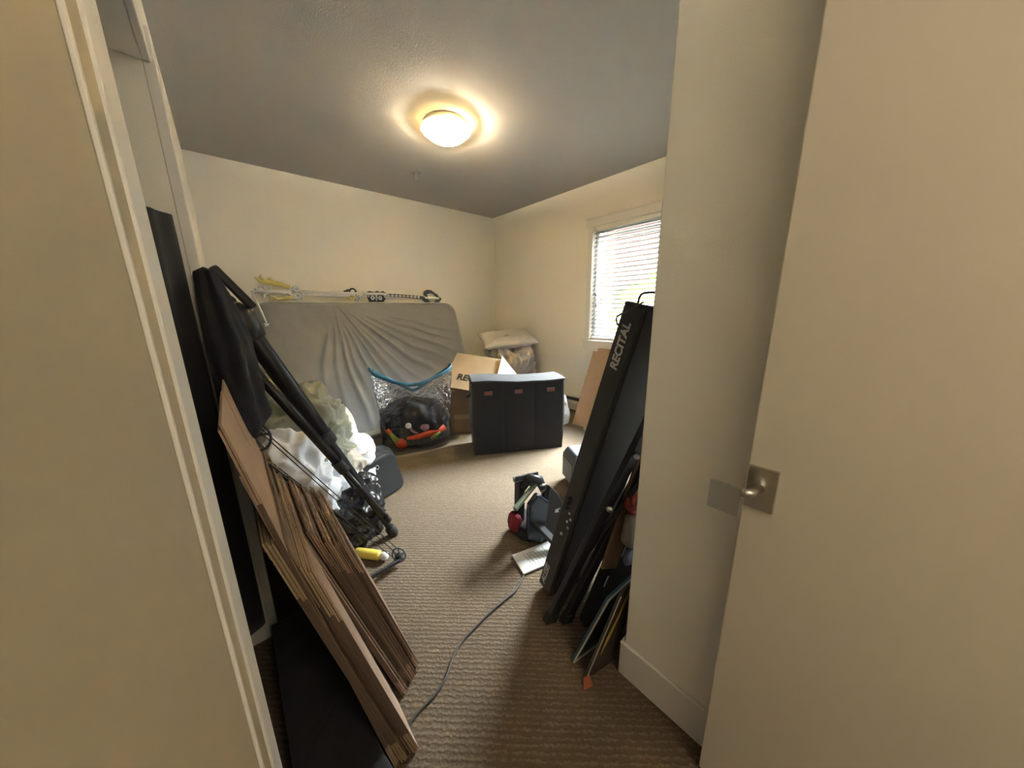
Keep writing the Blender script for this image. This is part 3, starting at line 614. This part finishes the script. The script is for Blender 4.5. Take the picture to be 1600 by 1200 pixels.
# ---------------------------------------------------------------- upright keyboard and the things leaning with it
kb = thing('electronic_keyboard', 'black electronic keyboard standing on end, lettered RECITAL along its back edge', 'keyboard', (1.08, .82, 0))
KA = Vector((.140, -.292, 1.347)).normalized()                        # long axis, up
KW = Vector((.985, -.16, 0)); KW = (KW-KA*KW.dot(KA)).normalized(); KT = KA.cross(KW).normalized()    # width, thickness
if KT.y < 0: KT = -KT
KO = Vector((.945, .832, .012)); KM = Matrix((KW, KT, KA)).transposed().to_4x4(); KM.translation = KO    # x width, y thickness (away), z length
KL, KWD, KTH = 1.375, .29, .092
part(kb, MB().box((0, 0, 0), (KWD, KTH, KL), KM).build('body', BLKP, bevel=.006))
part(kb, MB().box((.012, -.004, .02), (KWD-.012, .001, KL-.02), KM).build('bottom_cover', mat('black_base', (.020, .020, .021), .6), bevel=.003))
part(kb, MB().box((-.004, .008, .015), (.001, KTH-.006, KL-.015), KM).build('back_edge', mat('edge_plastic', (.035, .034, .036), .5, bump=(300, .1)), bevel=.003))
# keys on the far face
kk = MB()
for i in range(52): kk.box((KWD-.15, KTH, .07+i*.0235), (KWD-.005, KTH+.012, .07+i*.0235+.0225), KM)
part(kb, kk.build('white_keys', CAPW))
TMX = KM @ Matrix(((0, 0, -1, -.0045), (0, -1, 0, .056), (1, 0, 0, 1.14), (0, 0, 0, 1)))
# letters read from the bottom to the top of the edge
def edge_text(nm, body, z, size, y):
    M_ = KM @ Matrix(((0, 0, -1, -.0062), (0, -1, 0, y), (1, 0, 0, z), (0, 0, 0, 1)))
    if M_.to_3x3().determinant() < 0: M_ = KM @ Matrix(((0, 0, -1, -.0062), (0, 1, 0, y), (1, 0, 0, z), (0, 0, 0, 1)))
    return text(nm, body, M_, size, LETT, kb, shear=.2)
edge_text('edge_word', 'RECITAL', 1.125, .046, .032)
edge_text('edge_word', 'ALESIS', .035, .038, .050)
js = MB()
for i in range(4): js.tube([KM @ Vector((-.002, .02+.014*(i % 2), .40+.022*i)), KM @ Vector((-.008, .02+.014*(i % 2), .40+.022*i))], .0058, 12)
part(kb, js.build('jack_sockets', CHR))
for z in (.48, .505, .53): part(kb, MB().tube([KM @ Vector((-.002, .055, z)), KM @ Vector((-.014, .055, z))], .008, 12).build('knob', RUB))
part(kb, MB().tube([KM @ Vector((-.002, .045, .345)), KM @ Vector((-.007, .045, .345))], .007, 12).build('power_button', CAPW))
wire = [KM @ Vector(v) for v in ((.02, .05, KL), (.01, .04, KL+.03), (.05, .03, KL+.045), (.12, .02, KL+.05), (.2, .02, KL+.10), (.24, .02, KL+.06), (.2, .05, KL))]
tag(MB().tube(smoothpath(wire), .004, 8).tube(smoothpath([KM @ Vector(v) for v in ((-.006, .085, KL-.09), (-.03, .08, KL-.06), (-.025, .03, KL-.02), (.02, .03, KL+.006))]), .003, 8).build('audio_cable', CORD, smooth=True), 'thin dark cable looped over the top of the upright keyboard', 'cable')

ks = thing('keyboard_stand', 'black folded keyboard stand with square legs leaning right of the upright keyboard', 'stand', (.88, .73, 0))
for (x, y), (tx, ty, tz), wd_ in (((.862, .752), (1.115, .492, .985), .050), ((.915, .705), (1.165, .485, .90), .046)):
    b0 = Vector((x, y, .028)); t0 = Vector((tx, ty, tz)); lg = part(ks, MB().bar(b0, t0, wd_, .026, (1, -.3, 0)).build('leg', BLKM, bevel=.004))
    part(lg, MB().bar(b0-(t0-b0).normalized()*.02, b0+(t0-b0).normalized()*.03, wd_+.008, .034, (1, -.3, 0)).build('end_cap', RUB, bevel=.006))
part(ks, MB().tube([(.985, .580, .60), (.972, .565, .60)], .011, 16).build('bolt', CHR, smooth=True))
part(ks, MB().tube([(1.06, .528, .81), (1.045, .512, .81)], .010, 16).build('bolt', CHR, smooth=True))
part(ks, MB().bar((1.0, .66, .35), (1.09, .50, .72), .04, .02, (1, 0, 0)).bar((1.06, .60, .5), (1.18, .49, .86), .03, .02, (1, 0, 0)).build('cross_brace', BLKM, bevel=.003))
# black flat case behind the picture boards
cs = thing('black_case', 'flat black case leaning in the recess behind the picture boards', 'case', (.98, .66, 0))
CA = Vector((.22, -.075, .50)).normalized(); CW = Vector((.97, -.22, 0)); CW = (CW-CA*CW.dot(CA)).normalized(); CT = CA.cross(CW)
if CT.y < 0: CT = -CT
CM = Matrix((CW, CT, CA)).transposed().to_4x4(); CM.translation = Vector((.945, .632, .01))
part(cs, MB().prism([(0, .0), (.07, -.0), (.46, .0), (.46, .78), (.30, .78), (-.01, .55)], .05, CM @ Matrix(((1, 0, 0, 0), (0, 0, 1, 0), (0, 1, 0, 0), (0, 0, 0, 1)))).build('body', BLK, bevel=.010, seg=3))
for x, z, l in ((.03, .34, .085), (.085, .335, .06), (.0, .20, .05)): part(cs, MB().box((x, -.003, z), (x+.006, 0, z+l), CM).build('sticker', LETT))
tag(MB().bar((1.02, .585, .30), (1.135, .520, .80), .075, .012, (1, -.4, 0)).build('wooden_board', WOOD, bevel=.002), 'brown wooden board end showing above the black case by the partition corner', 'board')
blob('red_package', (1.085, .525, .605), (.055, .028, .05), REDP, 51, .018, 16, 2.6, 4)
tag(bpy.data.objects['red_package'], 'shiny red plastic package wedged by the partition corner', 'package')
blob('clear_package', (1.07, .515, .495), (.045, .025, .065), mat('frosted_film', (.20, .18, .15), .3), 52, .014, 14, 2.8, 4)
tag(bpy.data.objects['clear_package'], 'greyish clear plastic package wedged just below the red package', 'package')
blob('blue_package', (1.03, .505, .40), (.035, .02, .03), mat('pale_blue_film', (.10, .12, .17), .35), 53, .01, 16, 2.4, 4)
tag(bpy.data.objects['blue_package'], 'small bluish plastic packet under the clear package', 'package')
# picture boards
def board(name, bl_, br_, tr_, tl_, th, mt, label):
    vs = [Vector(v) for v in (bl_, br_, tr_, tl_)]; n = (vs[1]-vs[0]).cross(vs[3]-vs[0]).normalized()
    if n.y > 0: n = -n
    t = thing(name, label, 'picture', bl_); V = vs+[v-n*th for v in vs]
    part(t, link('panel', V, [(0, 1, 2, 3), (7, 6, 5, 4), (0, 4, 5, 1), (1, 5, 6, 2), (2, 6, 7, 3), (3, 7, 4, 0)], mt, bevel=.0015)); return t, vs, n
t, vs, n = board('picture_board', (.806, .585, .004), (1.04, .545, .004), (1.16, .492, .300), (.900, .508, .290), .010, BLUEI, 'dark picture board with white edge leaning by the partition corner')
part(t, MB().tube([vs[1]+n*.003, vs[0]+n*.003, vs[3]+n*.003, vs[2]+n*.003], .0035, 6).build('white_border', EDGEW))
t, vs, n = board('picture_board', (.780, .515, .004), (.915, .485, .004), (1.07, .455, .36), (.90, .462, .345), .008, POST, 'dark picture board with golden streak leaning in front of the white-edged one')
def pp(u, v): return vs[0]*(1-u)*(1-v)+vs[1]*u*(1-v)+vs[2]*u*v+vs[3]*(1-u)*v+n*.0015
part(t, link('golden_streak', [pp(*p) for p in ((.25, .25), (.38, .42), (.50, .72), (.60, .97), (.42, .95), (.36, .66), (.22, .45))], [(0, 1, 2, 3, 4, 5, 6)], GOLDI, solid=.001))
part(t, MB().tube([pp(.03, .02), pp(.04, .5), pp(.05, .97)], .0022, 6).build('worn_edge', EDGEW))
orr = link('orange_card', [Vector(v) for v in ((.757, .499, .004), (.795, .487, .004), (.800, .508, .030), (.775, .514, .028))], [(0, 1, 2, 3)], ORB, solid=.004)
tag(orr, 'small orange card corner under the front picture board', 'card')

# ---------------------------------------------------------------- flattened boxes leaning to the left
random.seed(11)
def flatbox(x0, y0, L, xt, zt, mt, label, group, flap=.13, th=.0075, dyt=0, tuck=0):
    """folded carton: two boards with four top flaps, bottom edge at x0, leaning left to xt at height zt"""
    up_ = Vector((xt-x0, dyt, zt)); Hs = up_.length; up_.normalize(); al = Vector((0, 1, 0)); al = (al-up_*al.dot(up_)).normalized()
    n = al.cross(up_).normalized()
    if n.x < 0: n = -n
    base = Vector((x0, y0, .004)); t = thing('flattened_box', label, 'cardboard box', base, group)
    M_ = Matrix((al, up_, n)).transposed().to_4x4(); M_.translation = base
    sl_ = .006; hb = Hs-flap; cuts = [L*.30, L*.52, L*.82]
    def outline(dz):
        pts = [(0, flap*.6), (.004, 0), (cuts[1], 0), (L-.004, 0), (L, flap*.6), (L, hb)]
        ends = [0]+cuts+[L]; rev = []
        for a, c_ in zip(ends[:-1], ends[1:]):
            d = random.uniform(-.010, .006)
            rev += [(a+(sl_ if a else 0), hb), (a+(sl_ if a else .002), Hs+d), (c_-(sl_ if c_ < L else .002), Hs+d), (c_-(sl_ if c_ < L else 0), hb)]
        return pts+rev[::-1][1:]
    for k in range(2):
        o = MB().prism(outline(k), th*.42, M_ @ Matrix.Translation((0, .0+k*.004, k*th*.55))).build('board', mt)
        part(t, o)
    e = MB().box((-.0012, flap*.7, th*.05), (.0006, hb-.006, th*.92), M_); part(t, e.build('cut_edge', KEDGE))
    return t
nb = 12
desc1 = ['farthest left sheet', 'second sheet from the left', 'third sheet from the left', 'fourth sheet from the left', 'fifth sheet from the left', 'sixth sheet from the left', 'sixth sheet from the right', 'fifth sheet from the right', 'fourth sheet from the right', 'third sheet from the right', 'second sheet from the right', 'outermost sheet on the right']
for i in range(nb):
    t = i/(nb-1); x0 = .262+.085*t; y0 = .915+.055*t+random.uniform(-.012, .012); xt = .035+.135*t; zt = .775-.150*t+random.uniform(-.012, .012)
    flatbox(x0, y0, .43+random.uniform(-.02, .02), xt, zt, (KRAFT, KRAFT2, KRAFT)[i % 3],
            'flattened brown box in the smaller leaning stack, '+desc1[i], 'smaller stack of flattened boxes', flap=.12, th=.0085, dyt=random.uniform(.0, .02))
# larger cartons, nearer the camera
big = [(.170, .748, 1.15, -.043, 1.13, KRAFT2, 'tallest kraft carton, leftmost of the nearer leaning stack'),
       (.180, .752, 1.12, -.030, 1.04, KRAFT2, 'tall pinkish kraft carton second from the left of the nearer leaning stack'),
       (.190, .745, 1.10, -.018, .885, KRAFT3, 'yellowish kraft carton third from the left of the nearer leaning stack'),
       (.199, .742, 1.00, -.008, .875, KRAFT3, 'yellowish kraft carton fourth from the left of the nearer leaning stack'),
       (.208, .760, .85, .004, .875, KRAFT, 'brown carton fourth from the right of the nearer leaning stack'),
       (.217, .748, .70, .018, .835, KRAFT, 'brown carton third from the right of the nearer leaning stack'),
       (.226, .742, .72, .034, .80, KRAFT3, 'brown carton second from the right of the nearer leaning stack'),
       (.235, .740, .66, .050, .775, KRAFT2, 'pinkish smooth-faced carton on the right of the nearer leaning stack')]
for x0, y0, L, xt, zt, mt, lab in big: flatbox(x0, y0, L, xt, zt, mt, lab, 'nearer stack of flattened boxes', flap=.16, th=.0095)

blob('black_duffel', (.035, .94, .070), (.125, .49, .085), BLK, 61, .012, 7, 9, 6, lim=(-.055, 9, .150))  # bag stretched along the floor; its black also stands for the cartons' shade
tag(bpy.data.objects['black_duffel'], 'black cloth bag on the floor in the shade under the leaning cartons', 'bag')

def closet_fill(u, v):  # garment shape added so its black stands in for the dark closet interior
    a = 2*math.pi*u; k = 1+.05*math.sin(7*a+v*2)
    return (-.34+.262*math.cos(a)*k*(1 if abs(math.cos(a)) < .99 else .99), 1.40+.085*math.sin(a)*k, 1.62-1.45*v)
cg = MB().grid(closet_fill, 60, 24, True); n0 = len(cg.v); cg.add([(-.34, 1.40, 1.66), (-.34, 1.40, .165)], [])
for i in range(60): cg.f.append((n0, (i+1) % 60, i)); cg.f.append((n0+1, 23*60+i, 23*60+(i+1) % 60))
tag(cg.build('dark_coat', BLK, smooth=True), 'dark coat hanging inside the closet, glimpsed past the casing', 'coat')

# ---------------------------------------------------------------- tripod leaning with a black cloth over its head
tp = thing('tripod', 'large black folded tripod leaning to the left across the clothes pile', 'tripod', (.56, 1.77, 0))
ft = Vector((.560, 1.775, .035)); hd_ = Vector((.045, 1.64, 1.305)); ax = (hd_-ft); TL = ax.length; ax.normalize()
def tpt(s, dx=0, dy=0):
    sd = ax.cross(Vector((0, 1, 0))).normalized(); s2_ = ax.cross(sd).normalized(); return ft+ax*s+sd*dx+s2_*dy
lg = part(tp, MB().tube([tpt(.02), tpt(.40)], .019, 20).tube([tpt(.36), tpt(.80)], .026, 20).tube([tpt(.76), tpt(TL)], .036, 24).build('leg', BLKM, smooth=True, bevel=.002))
for s, r_ in ((.39, .031), (.77, .042)):
    part(lg, MB().tube([tpt(s-.035), tpt(s-.03), tpt(s+.03), tpt(s+.035)], [r_-.004, r_, r_, r_-.004], 20).bar(tpt(s-.02, .0, r_), tpt(s+.03, 0, r_+.004), .022, .018, (0, 0, 1)).build('clamp', BLKP, smooth=False, bevel=.003))
part(lg, MB().tube([tpt(-.035), tpt(-.02), tpt(.03), tpt(.04)], [.024, .029, .029, .022], 20).build('rubber_foot', RUB, smooth=True))
l2a, l2b = Vector((.495, 1.64, .23)), Vector((.020, 1.56, 1.19)); d2 = (l2b-l2a).normalized()
lg2 = part(tp, MB().tube([l2a, l2a+d2*.45], .012, 16).tube([l2a+d2*.42, l2b], .020, 16).build('leg', BLKM, smooth=True))
part(lg2, MB().tube([l2a+d2*.40, l2a+d2*.47], .026, 16).build('clamp', BLKP, bevel=.003))
part(lg2, MB().tube([l2a-d2*.03, l2a+d2*.01], [.016, .016], 16).build('rubber_foot', RUB))
part(tp, MB().tube([tpt(.30, .02, -.055), tpt(TL-.02, .02, -.05)], .017, 14).build('leg', BLKM, smooth=True))
part(tp, MB().tube([tpt(TL-.07), tpt(TL-.02), tpt(TL+.04), tpt(TL+.07)], [.045, .052, .050, .03], 20).build('shoulder', BLKP, smooth=True))
part(tp, MB().tube([tpt(TL+.07, .0, .0)+Vector((math.cos(a)*.018, 0, math.sin(a)*.022+.01)) for a in [k*math.pi/6 for k in range(13)]], .005, 8).build('carry_ring', BLKP, smooth=True))
part(tp, MB().bar((.085, 1.60, 1.36), (-.01, 1.58, 1.50), .05, .03, (0, 1, 0)).build('pan_head', BLKM, bevel=.008))
part(tp, MB().tube(smoothpath([(.03, 1.60, 1.38), (.015, 1.57, 1.30), (.02, 1.55, 1.20), (.035, 1.57, 1.05), (.06, 1.60, .93)]), .007, 6).build('strap', STRAP, smooth=True))
# black cloth draped over the head
def coat(u, v):
    a = 2*math.pi*u; z = 1.47-.53*v; rx = .035+.060*min(1, v*2.4)+.018*v; ry = .04+.10*min(1, v*2)+.03*v
    k = 1+.12*math.sin(5*a+2*v)+.07*math.sin(9*a-3*v)+.12*fbm((math.cos(a), math.sin(a), v*3), 1.2, 3)
    if v > .93: k *= 1-.25*(v-.93)/.07
    return (-.028+.010*v+math.cos(a)*rx*k*.72, 1.46+math.sin(a)*ry*k, z+.02*math.sin(3*a+1)*v)
def coatc(u, v):
    x, y, z = coat(u, v); return (max(x, XL+.006), y, z)
cb = MB().grid(coatc, 90, 50, True); n0 = len(cb.v); cb.add([(-.03, 1.46, 1.485), (-.02, 1.46, .945)], []); 
for i in range(90): cb.f.append((n0, (i+1) % 90, i)); cb.f.append((n0+1, 49*90+i, 49*90+(i+1) % 90))
ct = cb.build('black_jacket', mat('navy_black_cloth', (.010, .011, .015), .9, bump=(300, .4)), smooth=True)
tag(ct, 'black cloth jacket hanging over the tripod head at the left wall', 'jacket')

# ---------------------------------------------------------------- compound bow
bw = thing('compound_bow', 'black compound bow with cams and strings standing behind the flattened boxes', 'bow', (.48, 1.52, 0))
ca_ = Vector((.505, 1.53, .055)); cb_ = Vector((.006, 1.42, .912))       # lower and upper cams
bx_ = (cb_-ca_).normalized(); bside = Vector((-.35, -.9, -.3)); bside = (bside-bx_*bside.dot(bx_)).normalized(); bn = bx_.cross(bside).normalized()
vw = (Vector((0, 0, 1.335))-ca_); 
def cam_wheel(c, r_, name):
    fw = (Vector((0, 0, 1.335))-c).normalized(); X = (bx_-fw*bx_.dot(fw)).normalized(); Z = (fw*.75+X.cross(fw)*.35).normalized(); M_ = frame(c, X, Z.cross(X))
    ring_ = [M_ @ Vector((r_*math.cos(a)*1.05, r_*.86*math.sin(a), 0)) for a in [k*2*math.pi/32 for k in range(33)]]
    g = MB().tube(ring_, .0045, 8).tube([M_ @ Vector((0, 0, -.008)), M_ @ Vector((0, 0, .012))], .010, 14)
    for k in range(5):
        a = k*2*math.pi/5+.4; g.bar(M_ @ Vector((0, 0, 0)), M_ @ Vector((r_*math.cos(a), r_*.84*math.sin(a), 0)), .009, .005, M_.to_3x3() @ Vector((-math.sin(a), math.cos(a), 0)))
    part(bw, g.build('cam_wheel', BLKM, bevel=.001))
    part(bw, MB().prism([(-r_*.7, -r_*.35), (-.004, -r_*.6), (-.006, r_*.1), (-r_*.75, r_*.25)], .003, M_ @ Matrix.Translation((0, 0, -.006))).build('cam_plate', mat('cam_grey', (.13, .12, .12), .4, metal=.6)))
    return M_
cam_wheel(ca_, .036, 0); cam_wheel(cb_, .058, 1)
part(bw, MB().tube([ca_+Vector((.0, -.01, -.025)), ca_+Vector((-.010, -.005, .01))], .017, 14).build('axle_block', BLKP, bevel=.003))
part(bw, MB().bar(ca_+Vector((-.0, -.02, -.02)), (.325, 1.45, .075), .020, .010, (0, 0, 1)).bar(ca_+Vector((-.0, .0, -.03)), (.325, 1.47, .055), .016, .010, (0, 0, 1)).build('limb', BLKM, bevel=.002))
part(bw, MB().bar(cb_, (-.035, 1.36, .86), .034, .014, (0, 1, 0)).build('limb', BLKM, bevel=.002))
part(bw, MB().tube(smoothpath([(.325, 1.46, .065), (.22, 1.42, .22), (.13, 1.40, .40), (.06, 1.385, .60), (.0, 1.37, .80), (-.03, 1.365, .86)]), .014, 10).build('riser', BLKP, smooth=True))
for o1, o2, nm in (((.0, .0, .03), (.02, .01, .03), 's'), ((-.018, 0, .022), (.02, 0, .012), 's'), ((-.03, -.01, .0), (-.01, -.01, -.035), 's')):
    part(bw, MB().tube([ca_+Vector(o1), cb_+Vector(o2)], .0022, 6).build('string', RUB))
for k in range(3):
    a0 = Vector((.02+.012*k-.004*(k == 2), 1.33, .835-.012*k-(.03 if k == 2 else 0))); ar = tag(MB().tube([a0, a0+Vector((.22, .06, -.36))], .0055, 10).build('arrow_shaft', BLKM, smooth=True),
        ('dark arrow shaft slanting from the bow, highest of the three', 'dark arrow shaft slanting from the bow, between the two others', 'dark arrow shaft slanting from the bow, lowest of the three')[k], 'arrow')

# ---------------------------------------------------------------- clothes and bags at the left
def heap(name, c, rad, mt, seed, amp, fs, label, cat, **k):
    o = blob(name, c, rad, mt, seed, amp, fs, **k); tag(o, label, cat); return o
heap('sage_blanket', (.20, 2.26, .50), (.25, .24, .40), SAGE, 71, .11, 6.5, 'crumpled sage green blanket on top of the pile behind the tripod', 'blanket', sub=6, lim=(XL+.02, 9))
heap('white_sheet', (.10, 1.98, .34), (.155, .20, .34), WHITE, 72, .085, 8, 'crumpled white sheet at the left wall, below the sage blanket', 'sheet', sub=6, lim=(XL+.02, 9))
heap('white_cushion', (.45, 2.48, .50), (.13, .17, .20), WHITE, 73, .03, 6, 'rounded white cushion peeking out behind the tripod leg, topmost', 'cushion', power=2.1)
heap('white_cushion', (.52, 2.42, .33), (.16, .17, .15), WHITE, 74, .035, 7, 'white cushion with round cream patch right of the tripod leg', 'cushion', power=2.1)
o = heap('white_towel', (.30, 2.08, .36), (.115, .17, .13), WHITE, 75, .055, 8, 'white folded towel roll in front of the tripod, above the trash bag', 'towel', power=2.2, rot=.5)
heap('cream_garment', (.42, 2.22, .33), (.15, .12, .13), OFFW, 76, .055, 8, 'cream coloured garment between the white towel and the tripod leg', 'clothes', power=2.3)
heap('white_garment', (.55, 2.34, .17), (.12, .14, .14), WHITE, 77, .05, 8, 'white garment spilling down beside the black soft bags', 'clothes', power=2.3)
heap('sage_garment', (.30, 2.10, .47), (.16, .12, .13), SAGE, 84, .06, 9, 'smaller sage green garment crumpled between the white sheet and the tripod leg', 'clothes', power=2.2, sub=6, rot=.4)
ptc = MB().lathe([(.001, .004), (.045, .003), (.05, 0), (.001, 0)], 20, frame((.575, 2.27, .41), (.9, .3, -.1), (-.2, .5, .8))).build('cream_patch', OFFW, smooth=True)
part(bpy.data.objects['white_cushion.001'], ptc)
heap('trash_bag', (.36, 2.02, .15), (.19, .19, .17), TRASH, 78, .055, 12, 'shiny black trash bag slumped under the white towel', 'trash bag', sub=6)
heap('trash_bag', (.375, 1.86, .055), (.085, .085, .06), TRASH, 79, .030, 11, 'small shiny black knotted bag in front of the bigger trash bag', 'trash bag', sub=5)
heap('black_soft_bag', (.71, 2.62, .12), (.17, .17, .13), BLK, 81, .02, 6, 'slumped black soft bag behind the black case with the silver ring', 'bag', power=3, rot=-.4, sub=5)
lc = thing('black_case_bag', 'black rounded case with small silver ring standing by the tripod', 'case', (.70, 2.2, 0))
LM_ = frame((.550, 2.145, .012), (.86, .34, .0), (-.10, .30, .95))
rr_ = .05; rp = [(rr_+(-rr_)*math.cos(math.radians(90*k/5)), 0) for k in range(0)]
def rrect(w_, h_, r_, n=6):
    out = []
    for cx, cy, a0 in ((w_-r_, h_-r_, 0), (r_, h_-r_, 90), (r_, r_, 180), (w_-r_, r_, 270)):
        for k in range(n+1): a = math.radians(a0+90*k/n); out.append((cx+r_*math.cos(a), cy+r_*math.sin(a)))
    return out
part(lc, MB().prism(rrect(.33, .285, .05), -.09, LM_).build('body', BLK, bevel=.012, seg=3))
part(lc, MB().prism(rrect(.31, .265, .05), .006, LM_ @ Matrix.Translation((.01, .01, 0))).build('front_flap', mat('black_weave', (.008, .008, .009), .9, bump=(700, .5)), bevel=.003))
part(lc, MB().tube([LM_ @ Vector(((.14+.012*math.cos(a)), .235+.014*math.sin(a), .011)) for a in [k*math.pi/8 for k in range(17)]], .0028, 8).build('ring', CHR, smooth=True))
# yellow bottle
yb = thing('glue_bottle', 'yellow bottle with round white cap lying on the carpet behind the bow strings', 'bottle', (.40, 1.70, 0))
ya, yb_ = Vector((.340, 1.745, .028)), Vector((.438, 1.625, .026)); yd = (yb_-ya).normalized()
part(yb, MB().tube([ya, ya+yd*.01, yb_-yd*.012, yb_], [.022, .027, .027, .018], 20).build('body', YEL, smooth=True))
part(yb, MB().tube([yb_, yb_+yd*.012, yb_+yd*.034, yb_+yd*.040], [.014, .021, .021, .015], 20).build('cap', CAPW, smooth=True))
